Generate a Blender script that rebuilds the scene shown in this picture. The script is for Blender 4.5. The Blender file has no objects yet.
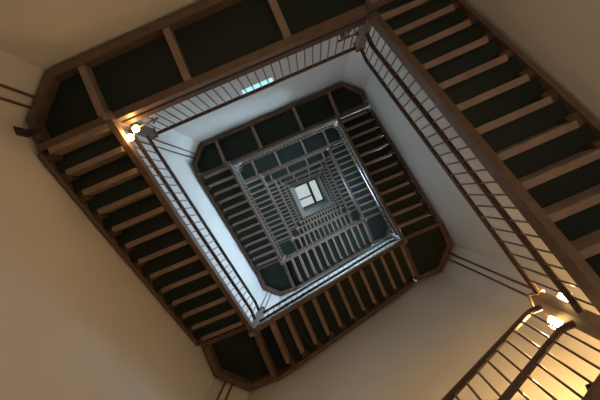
import bpy, math
from mathutils import Vector, Matrix

C = bpy.context.scene.collection
SC = bpy.context.scene
ZO = 1.6                      # eye height of the photographer above the ground floor
H = 6.24                      # storey height
R3 = H / 3                    # rise of one flight
N1 = 4.408 + ZO               # underside of the first long landing
TOP = 7                       # number of long landings
XW = 2.51                     # side walls
YN, YS = -2.46, 2.62          # wall behind the long landings / opposite wall
GAP = 0.04                    # shadow gap between stair and plaster
CH = 0.44                     # chamfer of the tower corners
ZTOP = N1 + 6 * H + 2.6       # ceiling

# ------------------------------------------------------------------ materials
def mat(name, col, rough=.5, spec=.4, var=.15, scale=6., stretch=(1, 1, 1), metal=0., bump=0.):
    m = bpy.data.materials.new(name); m.use_nodes = True
    nt = m.node_tree; b = nt.nodes['Principled BSDF']
    b.inputs['Roughness'].default_value = rough
    b.inputs['Metallic'].default_value = metal
    b.inputs['Specular IOR Level'].default_value = spec
    tc = nt.nodes.new('ShaderNodeTexCoord'); mp = nt.nodes.new('ShaderNodeMapping')
    mp.inputs['Scale'].default_value = stretch
    nz = nt.nodes.new('ShaderNodeTexNoise'); nz.inputs['Scale'].default_value = scale
    nz.inputs['Detail'].default_value = 4
    rp = nt.nodes.new('ShaderNodeValToRGB')
    rp.color_ramp.elements[0].position = .3; rp.color_ramp.elements[1].position = .7
    rp.color_ramp.elements[0].color = tuple(c * (1 - var) for c in col) + (1,)
    rp.color_ramp.elements[1].color = tuple(min(1, c * (1 + var)) for c in col) + (1,)
    L = nt.links.new
    L(tc.outputs['Object'], mp.inputs['Vector']); L(mp.outputs['Vector'], nz.inputs['Vector'])
    L(nz.outputs['Fac'], rp.inputs['Fac']); L(rp.outputs['Color'], b.inputs['Base Color'])
    if bump:
        bp = nt.nodes.new('ShaderNodeBump'); bp.inputs['Strength'].default_value = bump
        bp.inputs['Distance'].default_value = .01
        L(nz.outputs['Fac'], bp.inputs['Height']); L(bp.outputs['Normal'], b.inputs['Normal'])
    return m

def glow(name, col, strength):
    m = bpy.data.materials.new(name); m.use_nodes = True
    b = m.node_tree.nodes['Principled BSDF']
    b.inputs['Base Color'].default_value = (.05, .05, .05, 1)
    b.inputs['Emission Color'].default_value = col + (1,)
    b.inputs['Emission Strength'].default_value = strength
    return m

M_WALL = mat('plaster', (.63, .60, .565), .85, .2, .03, 1.3, bump=.05)
M_WOOD = mat('brown_timber', (.225, .16, .118), .48, .4, .16, 5., (1, 1, 3))
M_BEAM = mat('brown_beam', (.125, .08, .056), .5, .22, .16, 4., (2, 2, 2))
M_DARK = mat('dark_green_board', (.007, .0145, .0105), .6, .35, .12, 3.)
M_BRACK = mat('dark_bracket', (.08, .047, .032), .55, .2, .16, 5.)
M_RAIL = mat('brown_rail', (.075, .042, .032), .38, .5, .1, 8.)
M_POST = mat('post_paint', (.17, .125, .11), .4, .5, .1, 6.)
M_IRON = mat('dark_iron', (.05, .04, .035), .45, .5, .1, 9.)
M_BRASS = mat('aged_brass', (.35, .2, .08), .35, .5, .1, 9., metal=.8)
M_PIPE = mat('conduit', (.13, .075, .06), .5, .4, .1, 9.)
M_FLOOR = mat('floor_tiles', (.36, .29, .22), .6, .3, .1, 4.)
M_FRAME = mat('white_frame', (.7, .72, .7), .5, .4, .03, 4.)
M_REVEAL = mat('grey_green_reveal', (.20, .31, .29), .5, .4, .03, 4.)
M_GREEN = mat('green_frame', (.03, .06, .05), .5, .4, .05, 4.)
M_BULB = glow('lit_bulb', (1., .60, .21), 520.)
M_DIM = glow('dimmer_bulb', (1., .58, .2), 90.)
M_FILL = glow('fill_globe', (1., .79, .57), 160.)  # glow of the fill globes added out of view
M_GLASS_OFF = mat('unlit_bulb', (.16, .13, .11), .15, .6, .02, 4.)
M_WIN = glow('small_window_pane', (.40, .86, .92), 1.15)
M_WIN2 = glow('tall_window_pane', (.55, .79, 1.), 60.)
M_SKY = glow('skylight_pane', (.80, .90, .89), .62)
M_SKYG = glow('tinted_pane', (.3, .62, .55), .5)

# ------------------------------------------------------------------ mesh helpers
class MB:
    def __init__(s): s.v = []; s.f = []; s.smooth = False
    def hexa(s, p):            # 8 points: bottom ring of four, top ring of four
        n = len(s.v); s.v += [tuple(q) for q in p]
        for f in ((3, 2, 1, 0), (4, 5, 6, 7), (0, 1, 5, 4), (1, 2, 6, 5), (2, 3, 7, 6), (3, 0, 4, 7)):
            s.f.append(tuple(n + i for i in f))
        return s
    def box(s, x0, x1, y0, y1, z0, z1):
        return s.hexa([(x0, y0, z0), (x1, y0, z0), (x1, y1, z0), (x0, y1, z0),
                       (x0, y0, z1), (x1, y0, z1), (x1, y1, z1), (x0, y1, z1)])
    def prism(s, poly, d):     # polygon (list of 3-vectors) pushed along d
        n = len(s.v); k = len(poly)
        s.v += [tuple(q) for q in poly] + [tuple(Vector(q) + Vector(d)) for q in poly]
        s.f.append(tuple(n + i for i in reversed(range(k)))); s.f.append(tuple(n + k + i for i in range(k)))
        for i in range(k):
            j = (i + 1) % k; s.f.append((n + i, n + j, n + k + j, n + k + i))
        return s
    def sweep(s, path, w, h, sides=8, round_=True):   # a rail of rounded profile w x h along a path
        n = len(s.v); path = [Vector(p) for p in path]
        prof = [(math.cos(2 * math.pi * (i + .5) / sides), math.sin(2 * math.pi * (i + .5) / sides)) for i in range(sides)]
        if not round_: prof = [(1, 1), (-1, 1), (-1, -1), (1, -1)]
        sides = len(prof)
        for i, p in enumerate(path):
            a = path[max(0, i - 1)]; b = path[min(len(path) - 1, i + 1)]
            t = (b - a).normalized()
            side = Vector((-t.y, t.x, 0))
            side = side.normalized() if side.length > 1e-4 else Vector((1, 0, 0))
            up = side.cross(t) * -1 if side.cross(t).z < 0 else side.cross(t)
            if up.length < 1e-4: up = Vector((0, 1, 0))
            for c, q in prof: s.v.append(tuple(p + side * c * w / 2 + up * q * h / 2))
        for i in range(len(path) - 1):
            for j in range(sides):
                k = (j + 1) % sides
                s.f.append((n + i * sides + j, n + i * sides + k, n + (i + 1) * sides + k, n + (i + 1) * sides + j))
        s.f.append(tuple(n + j for j in reversed(range(sides))))
        m = n + (len(path) - 1) * sides
        s.f.append(tuple(m + j for j in range(sides)))
        return s
    def rod(s, p, q, r, sides=6):
        p, q = Vector(p), Vector(q); t = (q - p).normalized()
        a = t.orthogonal().normalized(); b = t.cross(a); n = len(s.v)
        for e in (p, q):
            for i in range(sides):
                th = 2 * math.pi * i / sides
                s.v.append(tuple(e + a * r * math.cos(th) + b * r * math.sin(th)))
        for i in range(sides):
            j = (i + 1) % sides; s.f.append((n + i, n + j, n + sides + j, n + sides + i))
        s.f.append(tuple(n + i for i in reversed(range(sides)))); s.f.append(tuple(n + sides + i for i in range(sides)))
        return s
    def lathe(s, o, axis, prof, sides=14):            # prof: (distance along axis, radius)
        o = Vector(o); t = Vector(axis).normalized(); a = t.orthogonal().normalized(); b = t.cross(a); n = len(s.v)
        for d, r in prof:
            for i in range(sides):
                th = 2 * math.pi * i / sides
                s.v.append(tuple(o + t * d + a * r * math.cos(th) + b * r * math.sin(th)))
        for k in range(len(prof) - 1):
            for i in range(sides):
                j = (i + 1) % sides
                s.f.append((n + k * sides + i, n + k * sides + j, n + (k + 1) * sides + j, n + (k + 1) * sides + i))
        s.f.append(tuple(n + i for i in reversed(range(sides))))
        m = n + (len(prof) - 1) * sides; s.f.append(tuple(m + i for i in range(sides)))
        s.smooth = True
        return s
    def build(s, name, m, parent=None, label=None, loc=None):
        o0 = Vector(parent.location) if parent else Vector(loc or (0, 0, 0))
        if parent and parent.parent: o0 = o0 + Vector(parent.parent.location)
        me = bpy.data.meshes.new(name)
        me.from_pydata([tuple(Vector(v) - o0) for v in s.v], [], s.f)
        import bmesh
        bm = bmesh.new(); bm.from_mesh(me); bmesh.ops.recalc_face_normals(bm, faces=bm.faces); bm.to_mesh(me); bm.free()
        if s.smooth:
            for p in me.polygons: p.use_smooth = len(p.vertices) == 4
        me.materials.append(m)
        o = bpy.data.objects.new(name, me); C.objects.link(o)
        if parent: o.parent = parent
        else: o.location = o0
        if label: o['label'] = label
        return o

def thing(name, loc, label, cat, group=None):
    o = bpy.data.objects.new(name, None); C.objects.link(o); o.location = loc; o.empty_display_size = .2
    o['label'] = label; o['category'] = cat
    if group: o['group'] = group
    return o

def struct(o): o['kind'] = 'structure'; return o

ORD = ['nearest', 'second nearest', 'third nearest', 'fourth nearest', 'fifth nearest', 'sixth nearest', 'farthest']

# ------------------------------------------------------------------ corners of the open well
def zN(k): return N1 + (k - 1) * H
NWc = {1: (-1.53, -1.60)}; NEc = {1: (1.52, -1.57), 2: (1.55, -1.585)}
SWc = {1: (-1.56, 1.65)}; SEc = {0: (1.56, 1.57), 1: (1.53, 1.63)}
def NW(k): return Vector((*NWc.get(k, (-1.53, -1.58)), zN(k)))
def NE(k): return Vector((*NEc.get(k, (1.55, -1.58)), zN(k)))
def SW(k): return Vector((*SWc.get(k, (-1.53, 1.58)), zN(k) + R3))
def SE(k): return Vector((*SEc.get(k, (1.54, 1.58)), zN(k) + 2 * R3))

# ------------------------------------------------------------------ a flight of stairs
NB = 26
def frame(P0, P1, out):
    d = Vector((P1.x - P0.x, P1.y - P0.y, 0)); L = d.length; u = d / L
    v = Vector((-u.y, u.x, 0))
    if v.dot(Vector(out)) < 0: v = -v
    return u, v, L
def flight(P0, P1, out, wall, label, dz, DT, end, T0=.088, NR=12, up=0.):
    """out: horizontal direction towards the wall; wall: distance along it of the plaster from P0."""
    u, v, L = frame(P0, P1, out); rise = P1.z - P0.z; W = wall - GAP
    t = thing('stair_flight', (P0 + u * (L / 2) + v * (W / 2)).to_tuple()[:2] + (P0.z,), label, 'stairs', 'stair flights round the open well')
    def Q(s, w, z): return P0 + u * s + v * w + Vector((0, 0, z + dz))
    def zl(s): return rise * s / L
    def stringer(w0, w1, zb, zt, s0, s1, name, m):
        b = MB().hexa([Q(s0, w0, zl(s0) + zb), Q(s1, w0, zl(s1) + zb), Q(s1, w1, zl(s1) + zb), Q(s0, w1, zl(s0) + zb),
                       Q(s0, w0, zl(s0) + zt), Q(s1, w0, zl(s1) + zt), Q(s1, w1, zl(s1) + zt), Q(s0, w1, zl(s0) + zt)])
        b.build(name, m, t)
    stringer(0, .07, 0, .15 + up * .4, .02, L - .02, 'inner_string', M_BEAM)
    stringer(W - .045, W, .02 + up, .29 + up - dz, .03, L - .1, 'wall_string', M_BEAM)
    rs = [L * (T0 + DT * j) for j in range(NR)]; st = rise * DT
    # a short bracket carries the end of every step at the wall side
    for s in rs:
        z = zl(s) + .03 + up; f = min(s + .075, L - .04)
        p = [Q(s + .0, W - .155, z + .02), Q(f, W - .155, z + .05), Q(f, W - .047, z + .05), Q(s + .0, W - .047, z + .02)]
        MB().hexa(p + [Vector((q.x, q.y, P0.z + zl(s) + .03 + st + dz + up)) for q in p]).build('bracket', M_BRACK, t)
    for j, s in enumerate(rs):
        z = zl(s) - .035 + up
        b = MB()
        p = [Q(s - .031, .077, z), Q(s + .031, .077, z), Q(s + .031, W - .16, z), Q(s - .031, W - .16, z)]
        zt = st + .065
        b.hexa(p + [q + Vector((0, 0, zt)) for q in p]).build('riser', M_WOOD, t)
        if True:
            e = rs[j + 1] - .033 if j < NR - 1 else L - end
            z += .065
            p = [Q(s - .045, .077, z + st + .002), Q(e, .077, z + st + .002), Q(e, W - .046, z + st + .002), Q(s - .045, W - .046, z + st + .002)]
            MB().hexa(p + [q + Vector((0, 0, .035)) for q in p]).build('tread', M_DARK, t)
    fz = .245 - dz
    f = max(rs[0] - .033, -.02)
    pts = [Q(-.03, .115, fz), Q(f, .115, fz), Q(f, W - .046, fz), Q(min(f, .028), W - .046, fz), Q(min(f, .028), W - .002, fz), Q(-.03, W - .002, fz)]
    if f < .03: pts = pts[:2] + [Q(f, W - .002, fz)] + pts[5:]
    MB().prism(pts, (0, 0, .027)).build('foot_board', M_DARK, t)
    return t

def railing(P0, P1, out, label, dz, s0=.03, s1=.03, hr=1.02, mid=.5, level=.17):
    u, v, L = frame(P0, P1, out); rise = P1.z - P0.z
    t = thing('stair_railing', (P0 + u * (L / 2)).to_tuple(), label, 'railing', 'railings of the stair flights')
    def path(h):
        a = P0 + u * s0 + v * .037 + Vector((0, 0, h + dz)); e = P1 - u * s1 + v * .037 + Vector((0, 0, h + dz))
        k = e - u * level; k1 = k + (a - k).normalized() * .04; k2 = k + u * .04
        return [a, k1, k.lerp((k1 + k2) / 2, .5), k2, e]
    def zrail(s, h):
        q = L - s1 - level
        return h + rise * min(1, (s - s0) / (q - s0))
    MB().sweep(path(hr), .05, .055).build('handrail', M_RAIL, t)
    MB().sweep(path(mid), .055, .05).build('mid_rail', M_RAIL, t)
    n = NB
    for i in range(n):
        s = L * (.045 + .91 * i / (n - 1))
        b = P0 + u * s + v * .037; zb = rise * (s + .009) / L + (.154 if hr < 1.05 else .19) + dz
        MB().rod(b + Vector((0, 0, zb)), b + Vector((0, 0, zrail(s, hr) - .02 + dz)), .0085).build('baluster', M_RAIL, t)
    return t

# ------------------------------------------------------------------ landings
def prism_z(mb, pts, z0, z1): return mb.prism([(x, y, z0) for x, y in pts], (0, 0, z1 - z0))
BH = .235
def ring_beams(names, pts, centre, z, t, width=.09):
    """beams along the outline pts (open polyline), mitred where they meet, inset towards centre."""
    P2 = [Vector(p) for p in pts]; c = Vector(centre); inn = []; ns = []
    for a, b in zip(P2, P2[1:]):
        d = (b - a).normalized(); n = Vector((-d.y, d.x))
        if n.dot(c - a) < 0: n = -n
        ns.append(n)
    for i, p in enumerate(P2):
        n0, n1 = ns[max(0, i - 1)], ns[min(i, len(ns) - 1)]
        m = (n0 + n1).normalized(); inn.append(p + m * (width / max(.3, m.dot(n0))))
    for i, nm in enumerate(names):
        mb = MB(); prism_z(mb, [P2[i], P2[i + 1], inn[i + 1], inn[i]], z, z + BH); mb.build(nm, M_BEAM, t)

def corner_landing(c, sx, sy, label):
    """c: inner corner of the well; sx, sy: signs of the outward directions."""
    X = sx * (XW - GAP); Y = (YS - GAP) if sy > 0 else YN + GAP
    z = c.z; k = CH - .02
    t = thing('corner_landing', (c.x + sx * .45, c.y + sy * .45, z), label, 'landing', 'corner landings of the stair')
    yb = (-.085, -.015) if sx < 0 else (-.02, .055)
    ye = -.01 if sx < 0 else .06
    # two edge beams where the flights meet the landing
    MB().box(*sorted((c.x + sx * .11, X)), *sorted((c.y + sy * yb[0], c.y + sy * yb[1])), z, z + BH - .03).build('edge_beam', M_BEAM, t)
    MB().box(*sorted((c.x - sx * .02, c.x + sx * .055)), *sorted((c.y + sy * .11, Y)), z, z + BH - .03).build('edge_beam', M_BEAM, t)
    # beams along the walls and across the cut-off corner
    ring_beams(('wall_beam', 'corner_beam', 'wall_beam'), [(X, c.y + (0 if sx < 0 else sy * .056)), (X, Y - sy * k), (X - sx * k, Y), (c.x + sx * .06, Y)], (c.x, c.y), z, t)
    pts = [(c.x + sx * .12, c.y + sy * ye), (X - sx * .092, c.y + sy * ye), (X - sx * .092, Y - sy * (k + .04)), (X - sx * (k + .04), Y - sy * .092), (c.x + sx * .06, Y - sy * .092), (c.x + sx * .06, c.y + sy * .12), (c.x + sx * .12, c.y + sy * .12)]
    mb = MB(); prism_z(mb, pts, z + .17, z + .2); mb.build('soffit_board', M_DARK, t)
    pts = [(c.x + sx * .12, c.y + sy * ye), (X, c.y + sy * ye), (X, Y - sy * k), (X - sx * k, Y), (c.x + sx * .06, Y), (c.x + sx * .06, c.y + sy * .12), (c.x + sx * .12, c.y + sy * .12)]
    mb = MB(); prism_z(mb, pts, z + BH + .002, z + BH + .03); mb.build('floor_board', M_WOOD, t)
    return t

def long_landing(k, label):
    a, b = NW(k), NE(k); z = a.z; X = XW - GAP; Y = YN + GAP; kk = CH - .02
    t = thing('long_landing', (0, (a.y + Y) / 2, z), label, 'landing', 'long landings of the stair')
    m = MB()
    fy = min(a.y, b.y) - .12
    def yl(x): return a.y + (b.y - a.y) * (x - a.x) / (b.x - a.x)
    for x0, x1 in ((-X, a.x - .115), (a.x + .015, b.x - .015), (b.x + .115, X)):
        mid = a.x < x0 < b.x; zt = .1 if mid else BH
        prism_z(m, [(x0, yl(x0)), (x1, yl(x1)), (x1, yl(x1) - .088), (x0, yl(x0) - .088)], z - .02, z + zt)
        if mid: prism_z(m, [(x0, yl(x0) - .07), (x1, yl(x1) - .07), (x1, yl(x1) - .088), (x0, yl(x0) - .088)], z + .1, z + BH)
    m.build('inner_beam', M_BEAM, t)
    m = MB()
    prism_z(m, [(a.x + .015, a.y + .012), (b.x - .015, b.y + .012), (b.x - .015, b.y - .06), (a.x + .015, a.y - .06)], z + .13, z + .27)
    m.build('landing_nosing', M_BRACK, t)
    ring_beams(('wall_beam', 'corner_beam', 'wall_beam', 'corner_beam', 'wall_beam'),
               [(-X, a.y - .13), (-X, Y + kk), (-X + kk, Y), (X - kk, Y), (X, Y + kk), (X, b.y - .13)], (0, a.y), z, t)
    for x in (-1.66, -.61, .60, 1.62):
        MB().box(x - .042, x + .042, Y + .092, yl(x) - (.112 if abs(x) > 1.5 else .09), z + .02, z + .168).build('joist', M_WOOD, t)
    e = .04
    pts = [(-X + .092, fy), (X - .092, fy), (X - .092, Y + kk + e), (X - kk - e, Y + .092), (-X + kk + e, Y + .092), (-X + .092, Y + kk + e)]
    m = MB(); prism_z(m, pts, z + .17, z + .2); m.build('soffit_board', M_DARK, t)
    pts = [(-X, fy), (X, fy), (X, Y + kk), (X - kk, Y), (-X + kk, Y), (-X, Y + kk)]
    m = MB(); prism_z(m, pts, z + BH + .002, z + BH + .03); m.build('floor_board', M_WOOD, t)
    return t

def landing_railing(k, label):
    a, b = NW(k), NE(k)
    t = thing('landing_railing', ((a.x + b.x) / 2, a.y, a.z + .27), label, 'railing', 'railings of the long landings')
    u, v, L = frame(a, b, (0, -1, 0))
    def Q(s, h): return a + u * s + v * .037 + Vector((0, 0, h))
    MB().sweep([Q(.024, 1.2), Q(L - .024, 1.15)], .05, .055).build('handrail', M_RAIL, t)
    n = 27
    for i in range(n):
        s = L * (.035 + .93 * i / (n - 1))
        MB().rod(Q(s, .272), Q(s, 1.17 - .05 * s / L), .0085).build('baluster', M_RAIL, t)
    return t

def newel(c, sx, sy, label, drop=.12, top=1.16):
    x, y = c.x + sx * .05, c.y + sy * .05
    t = thing('newel_post', (x, y, c.z - drop), label, 'post', 'newel posts at the corners of the well')
    q = .056
    m = MB(); m.box(x - q, x + q, y - q, y + q, c.z - drop + .06, c.z + top); m.build('shaft', M_POST, t)
    m = MB()
    for r0, r1, z0, z1 in ((.03, q - .004, -drop, -drop + .06),):
        m.hexa([(x - r0, y - r0, c.z + z0), (x + r0, y - r0, c.z + z0), (x + r0, y + r0, c.z + z0), (x - r0, y + r0, c.z + z0),
                (x - r1, y - r1, c.z + z1), (x + r1, y - r1, c.z + z1), (x + r1, y + r1, c.z + z1), (x - r1, y + r1, c.z + z1)])
    m.build('pendant', M_POST, t)
    m = MB(); r = .07
    m.box(x - r, x + r, y - r, y + r, c.z + top, c.z + top + .03)
    m.hexa([(x - r, y - r, c.z + top + .03), (x + r, y - r, c.z + top + .03), (x + r, y + r, c.z + top + .03), (x - r, y + r, c.z + top + .03)] +
           [(x + i * .02, y + j * .02, c.z + top + .07) for i, j in ((-1, -1), (1, -1), (1, 1), (-1, 1))])
    m.build('cap', M_POST, t)
    return t

def lamp(base, nrm, hub, bulbs, lit, label, arms=(), r=1.):
    """base, nrm: where the plate sits on the post; hub: elbow the arms leave from; bulbs: centres of the two bulbs."""
    base, nrm, hub = Vector(base), Vector(nrm).normalized(), Vector(hub)
    t = thing('twin_bulb_lamp', base.to_tuple(), label, 'lamp', 'twin bulb lamps on the newel posts')
    MB().lathe(base, nrm, [(.0, .04), (.01, .04), (.016, .02)]).build('mount_plate', M_IRON, t)
    MB().rod(base + nrm * .014, hub, .011, 8).build('stem', M_IRON, t)
    for c in bulbs:
        c = Vector(c); p = c + Vector((0, 0, .1))
        MB().rod(hub, p, .010, 8).build('arm', M_IRON, t)
        MB().lathe(p, (0, 0, -1), [(-.012, .014), (.012, .022), (.045, .024), (.05, .017)]).build('socket', M_BRASS, t)
        MB().lathe(p + Vector((0, 0, -.05)), (0, 0, -1), [(0, .014), (.012, .02), (.032, .031 * r), (.055, .036 * r), (.072, .03 * r), (.085, .014), (.088, .003)]).build('bulb', lit or M_GLASS_OFF, t)
    for a, b in arms:
        MB().rod(a, b, .014, 8).build('bracket', M_IRON, t)
    return t

# ------------------------------------------------------------------ the tower
def wall_with_holes(name, axis, pos, outw, lo, hi, zlo, zhi, holes, thick=.32):
    """axis 'x': wall plane x = pos, running along y from lo to hi."""
    m = MB()
    def bx(a0, a1, z0, z1):
        if a1 - a0 < 1e-4 or z1 - z0 < 1e-4: return
        p, q = sorted((pos, pos + outw * thick))
        if axis == 'x': m.box(p, q, a0, a1, z0, z1)
        else: m.box(a0, a1, p, q, z0, z1)
    if not holes: bx(lo, hi, zlo, zhi)
    else:
        h0, h1 = holes[0][0], holes[0][1]
        bx(lo, h0, zlo, zhi); bx(h1, hi, zlo, zhi)
        z = zlo
        for _, _, a, b in sorted(holes, key=lambda q: q[2]):
            bx(h0, h1, z, a); z = b
        bx(h0, h1, z, zhi)
    return struct(m.build(name, M_WALL))

small = [(-.37, .37, zN(k) + 3.60, zN(k) + 4.19) for k in range(1, 7)]
tall = [(-.55, .55, zN(k) + 6.15, zN(k) + 8.45) for k in range(1, 6)]
tall = [w for w in tall if w[3] < ZTOP]
XE, XS = XW - CH, CH
wall_with_holes('wall_back', 'y', YN, -1, -XW + CH, XW - CH, 0, ZTOP, small)
wall_with_holes('wall_front', 'y', YS, 1, -XW + CH, XW - CH, 0, ZTOP, [])
wall_with_holes('wall_left', 'x', -XW, -1, YN + CH, YS - CH, 0, ZTOP, [])
wall_with_holes('wall_right', 'x', XW, 1, YN + CH, YS - CH, 0, ZTOP, tall)
for nm, sx, sy in (('wall_back_left', -1, -1), ('wall_back_right', 1, -1), ('wall_front_left', -1, 1), ('wall_front_right', 1, 1)):
    Y = YS if sy > 0 else YN
    a = Vector((sx * XW, Y - sy * CH, 0)); b = Vector((sx * (XW - CH), Y, 0)); c = Vector((sx * XW, Y, 0)) + Vector((sx, sy, 0)) * .3
    a2 = a + Vector((sx * .32, 0, 0)); b2 = b + Vector((0, sy * .32, 0))
    m = MB().prism([a, b, b2, Vector((a2.x, b2.y, 0)), a2], (0, 0, ZTOP)); struct(m.build(nm, M_WALL))
struct(MB().box(-XW - .32, XW + .32, YN - .32, YS + .32, -.2, 0).build('floor', M_FLOOR))

# windows: a small square-headed one above every long landing, a tall one over every right-hand flight
n = 0
for (a, b, z0, z1) in small:
    n += 1; m = MB(); y = YN - .02; e = .03
    for q in ((a, a + e, z0, z1), (b - e, b, z0, z1), (a + e, b - e, z0, z0 + e), (a + e, b - e, z1 - e, z1)):
        m.box(q[0], q[1], y - .05, y, q[2], q[3])
    w = struct(m.build('window_%d' % n, M_FRAME))
    MB().box(a + e, b - e, y - .035, y - .02, z0 + e, z1 - e).build('pane', M_WIN, w)
for (a, b, z0, z1) in tall:
    n += 1; m = MB(); x = XW + .06; e = .05
    for q in ((a, a + e, z0, z1), (b - e, b, z0, z1), (a + e, b - e, z0, z0 + e), (a + e, b - e, z1 - e, z1), (-.02, .02, z0 + e, z1 - e)):
        m.box(x, x + .06, q[0], q[1], q[2], q[3])
    w = struct(m.build('window_%d' % n, M_FRAME))
    for q0, q1 in ((a + e, -.02), (.02, b - e)):
        MB().box(x + .02, x + .035, q0, q1, z0 + e, z1 - e).build('pane', M_WIN2, w)

# ceiling with the skylight shaft
ox0, ox1, oy0, oy1 = -1.42, 1.52, -1.68, 1.34
m = MB()
m.box(-XW - .32, ox0, YN - .32, YS + .32, ZTOP, ZTOP + .25); m.box(ox1, XW + .32, YN - .32, YS + .32, ZTOP, ZTOP + .25)
m.box(ox0, ox1, YN - .32, oy0, ZTOP, ZTOP + .25); m.box(ox0, ox1, oy1, YS + .32, ZTOP, ZTOP + .25)
struct(m.build('ceiling', M_WALL))
ZS = ZTOP + 1.9
gx0, gx1, gy0, gy1 = -1.62, 1.22, -1.72, 1.06     # glazed area
m = MB()
ring = lambda x0, x1, y0, y1, z: [(x0, y0, z), (x1, y0, z), (x1, y1, z), (x0, y1, z)]
lo, hi = ring(ox0, ox1, oy0, oy1, ZTOP + .25), ring(gx0, gx1, gy0, gy1, ZS)
lo2, hi2 = ring(ox0 - .12, ox1 + .12, oy0 - .12, oy1 + .12, ZTOP + .25), ring(gx0 - .12, gx1 + .12, gy0 - .12, gy1 + .12, ZS)
for i in range(4):
    j = (i + 1) % 4
    m.hexa([lo[i], lo[j], lo2[j], lo2[i], hi[i], hi[j], hi2[j], hi2[i]])
struct(m.build('trim_1', M_REVEAL))
n += 1
m = MB(); e = .17; d0, d1 = ZS + .002, ZS + .12
fx = gx0 + (gx1 - gx0) * .62; fy = gy0 + (gy1 - gy0) * .60
m.box(gx0, gx1, gy0, gy0 + e, d0, d1); m.box(gx0, gx1, gy1 - e, gy1, d0, d1)
m.box(gx0, gx0 + .05, gy0 + e, gy1 - e, d0, d1); m.box(gx1 - e, gx1, gy0 + e, gy1 - e, d0, d1)
m.box(fx - .15, fx + .15, gy0 + e, gy1 - e, d0, d1); m.box(gx0 + .05, fx - .15, fy - .08, fy + .08, d0, d1)
w = struct(m.build('window_%d' % n, M_GREEN))
for x0, x1, y0, y1 in ((gx0 + .05, fx - .15, gy0 + e, fy - .08), (gx0 + .05, fx - .15, fy + .08, gy1 - e), (fx + .15, gx1 - e, gy0 + e, gy1 - e)):
    MB().box(x0, x1, y0, y1, d0 + .05, d0 + .07).build('pane', M_SKY, w)

# ------------------------------------------------------------------ the stair
def lab(txt, i): return txt % ORD[min(i, 6)]
for k in range(0, TOP):
    if k >= 1:
        flight(NW(k), SW(k), (-1, 0, 0), XW + NW(k).x, 'brown stair flight on the left side, %s of the six left flights' % ORD[k - 1], -.1, .0767, .09, .0165, 13)
        railing(NW(k), SW(k), (-1, 0, 0), 'brown barred railing along the left side of the well, %s of six' % ORD[k - 1], -.1)
        corner_landing(SW(k), -1, 1, 'dark corner landing at the bottom left of the well, %s of six' % ORD[k - 1])
        newel(SW(k), -1, 1, 'post at the bottom left corner of the well, %s of six' % ORD[k - 1])
    if k >= 1:
        flight(SW(k), SE(k), (0, 1, 0), YS - SW(k).y, 'brown stair flight on the bottom side, %s with its steps in view' % ORD[k - 1], -.1, .0805, .045)
        railing(SW(k), SE(k), (0, 1, 0), 'barred railing along the bottom side above the %s visible bottom flight' % ORD[k - 1], -.1)
    else:
        A = Vector((-1.53, 1.58, N1 - H + R3))
        flight(A, SE(0), (0, 1, 0), YS - A.y, 'stair flight at the bottom right corner, behind the lamp lit railing', 0, .0805, .045)
        railing(A, SE(0), (0, 1, 0), 'railing with bent rail ends against the yellow lit wall, bottom right', 0, hr=1.0, mid=.58, level=.1)
    corner_landing(SE(k), 1, 1, 'dark corner landing at the right bottom corner of the well, %s of seven' % ORD[k])
    newel(SE(k), 1, 1, 'post at the right bottom corner of the well, %s of seven' % ORD[k])
    flight(SE(k), NE(k + 1), (1, 0, 0), XW - SE(k).x, 'brown stair flight on the right side, %s of the seven right flights' % ORD[k], 0, .0805, .024, T0=.071, up=.09)
    railing(SE(k), NE(k + 1), (1, 0, 0), 'brown barred railing along the right side of the well, %s of seven' % ORD[k], 0, hr=1.1, mid=.56)
for k in range(1, TOP + 1):
    long_landing(k, 'dark boarded long landing with brown joists at the top side, %s of seven' % ORD[k - 1])
    landing_railing(k, 'railing of thin bars along the top side of the well, %s of seven' % ORD[k - 1])
    newel(NW(k), -1, -1, 'post at the top left corner of the well, %s of seven' % ORD[k - 1])
    newel(NE(k), 1, -1, 'post at the top right corner of the well, %s of seven' % ORD[k - 1])

# vertical conduits in three corners
for xy, lb in (((-2.288, -2.217), 'upper dark pipe of the pair in the top left corner'),
               ((-2.377, -2.128), 'lower dark pipe of the pair in the top left corner'),
               ((2.36, 2.305), 'upper dark pipe of the pair right of the bottom right landing'),
               ((2.28, 2.385), 'lower dark pipe of the pair right of the bottom right landing'),
               ((-2.275, 2.39), 'right dark pipe of the pair at the bottom left corner'),
               ((-2.36, 2.305), 'left dark pipe of the pair at the bottom left corner')):
    o = MB().rod((*xy, .002), (*xy, ZTOP - .002), 0.016, 8).build('conduit_pipe', M_PIPE, None, lb, loc=(*xy, 0))
    o['category'] = 'pipe'; o['group'] = 'conduit pipes in the tower corners'

# iron bracket under the end of the nearest long landing
t = thing('support_bracket', (-XW + .001, -1.86, N1 - .2), 'small dark iron bracket under the left end of the nearest long landing', 'bracket')
MB().box(-XW - .005, -XW + .013, -1.91, -1.81, N1 - .2, N1 - .004).build('wall_plate', M_IRON, t)
MB().box(-XW + .014, -XW + .17, -1.90, -1.82, N1 - .02, N1 - .004).build('arm', M_IRON, t)
MB().prism([(-XW + .014, -1.866, N1 - .19), (-XW + .15, -1.866, N1 - .021), (-XW + .014, -1.866, N1 - .021)], (0, .012, 0)).build('gusset', M_IRON, t)

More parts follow.
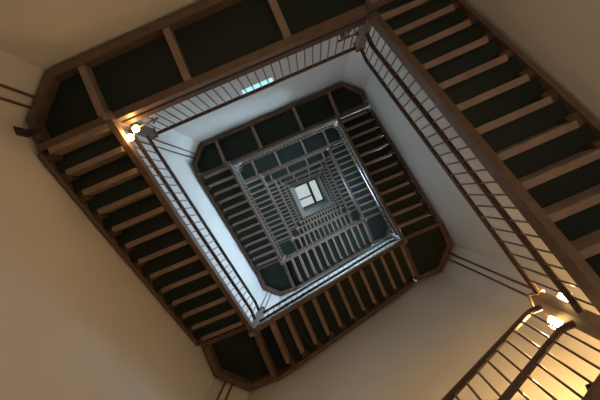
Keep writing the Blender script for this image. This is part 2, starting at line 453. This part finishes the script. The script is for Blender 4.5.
# lamps
def P(x, y, z): return Vector((x, y, z + ZO))
lamp(P(-1.521, -1.65, 4.78), (1, 0, 0), P(-1.485, -1.525, 4.72), (P(-1.475, -1.375, 4.46), P(-1.44, -1.505, 4.66)), M_DIM,
     'lit twin bulb lamp on the post at the upper left of the well', [(P(-1.485, -1.525, 4.72), P(-1.17, -1.545, 4.74)), (P(-1.24, -1.50, 4.735), P(-1.24, -1.575, 4.735))], r=1.15)
lamp(P(1.667, 1.64, 3.40), (1, 0, 0), P(1.70, 1.71, 3.42), (P(1.74, 1.605, 3.32), P(1.588, 1.757, 3.32)), M_BULB,
     'lit twin bulb lamp on the post at the lower right', r=1.6)
lamp(P(1.513, -1.66, 5.2), (-1, 0, 0), P(1.40, -1.675, 5.22), (P(1.41, -1.72, 5.10), P(1.31, -1.69, 5.10)), None,
     'unlit dark twin bulb lamp on the post at the top, beside railing', [(P(1.40, -1.675, 5.22), P(1.25, -1.675, 5.22))])

# unseen fill lights, added low on the walls to warm the lower stairwell
def fill_light(p, nrm, label, e):
    p, nrm = Vector(p), Vector(nrm)
    t = thing('fill_light', p.to_tuple(), label, 'lamp', 'added fill globes in the entrance hall')
    MB().lathe(p, nrm, [(0, .07), (.02, .07), (.03, .03), (.08, .025)]).build('mount_plate', M_BRASS, t)
    MB().lathe(p + nrm * .08, nrm, [(0, .02), (.02, .06), (.07, .085), (.12, .06), (.145, .01)]).build('globe', M_FILL, t)
fill_light((.0, YS - .002, 1.75), (0, -1, 0), 'added fill globe low on the bottom wall, below the picture', 8)
fill_light((.0, YN + .002, 1.75), (0, 1, 0), 'added fill globe low on the top wall, below the picture', 60)
fill_light((XW - .002, -.3, 1.75), (-1, 0, 0), 'added fill globe low on the right wall, beyond the picture edge', 8)

# ------------------------------------------------------------------ world, camera
w = bpy.data.worlds.new('sky'); SC.world = w; w.use_nodes = True
w.node_tree.nodes['Background'].inputs['Color'].default_value = (.6, .72, .78, 1)
w.node_tree.nodes['Background'].inputs['Strength'].default_value = .6
Mc = [(0.91983895, 0.39093937, 0.03259938), (-0.39075881, 0.92041486, -0.01200132), (-0.03469675, -0.00169922, 0.99939644)]
cam = bpy.data.cameras.new('camera'); co = bpy.data.objects.new('camera', cam); C.objects.link(co)
cam.sensor_width = 36; cam.lens = 24; cam.clip_start = .05; cam.clip_end = 200
rot = Matrix((Mc[0], [-q for q in Mc[1]], [-q for q in Mc[2]])).transposed()
co.matrix_world = Matrix.Translation((.1734, .0322, ZO)) @ rot.to_4x4()
SC.camera = co
vs = SC.view_settings
vs.view_transform = 'Standard'; vs.look = 'None'; vs.exposure = 0; vs.gamma = 1; vs.use_curve_mapping = False
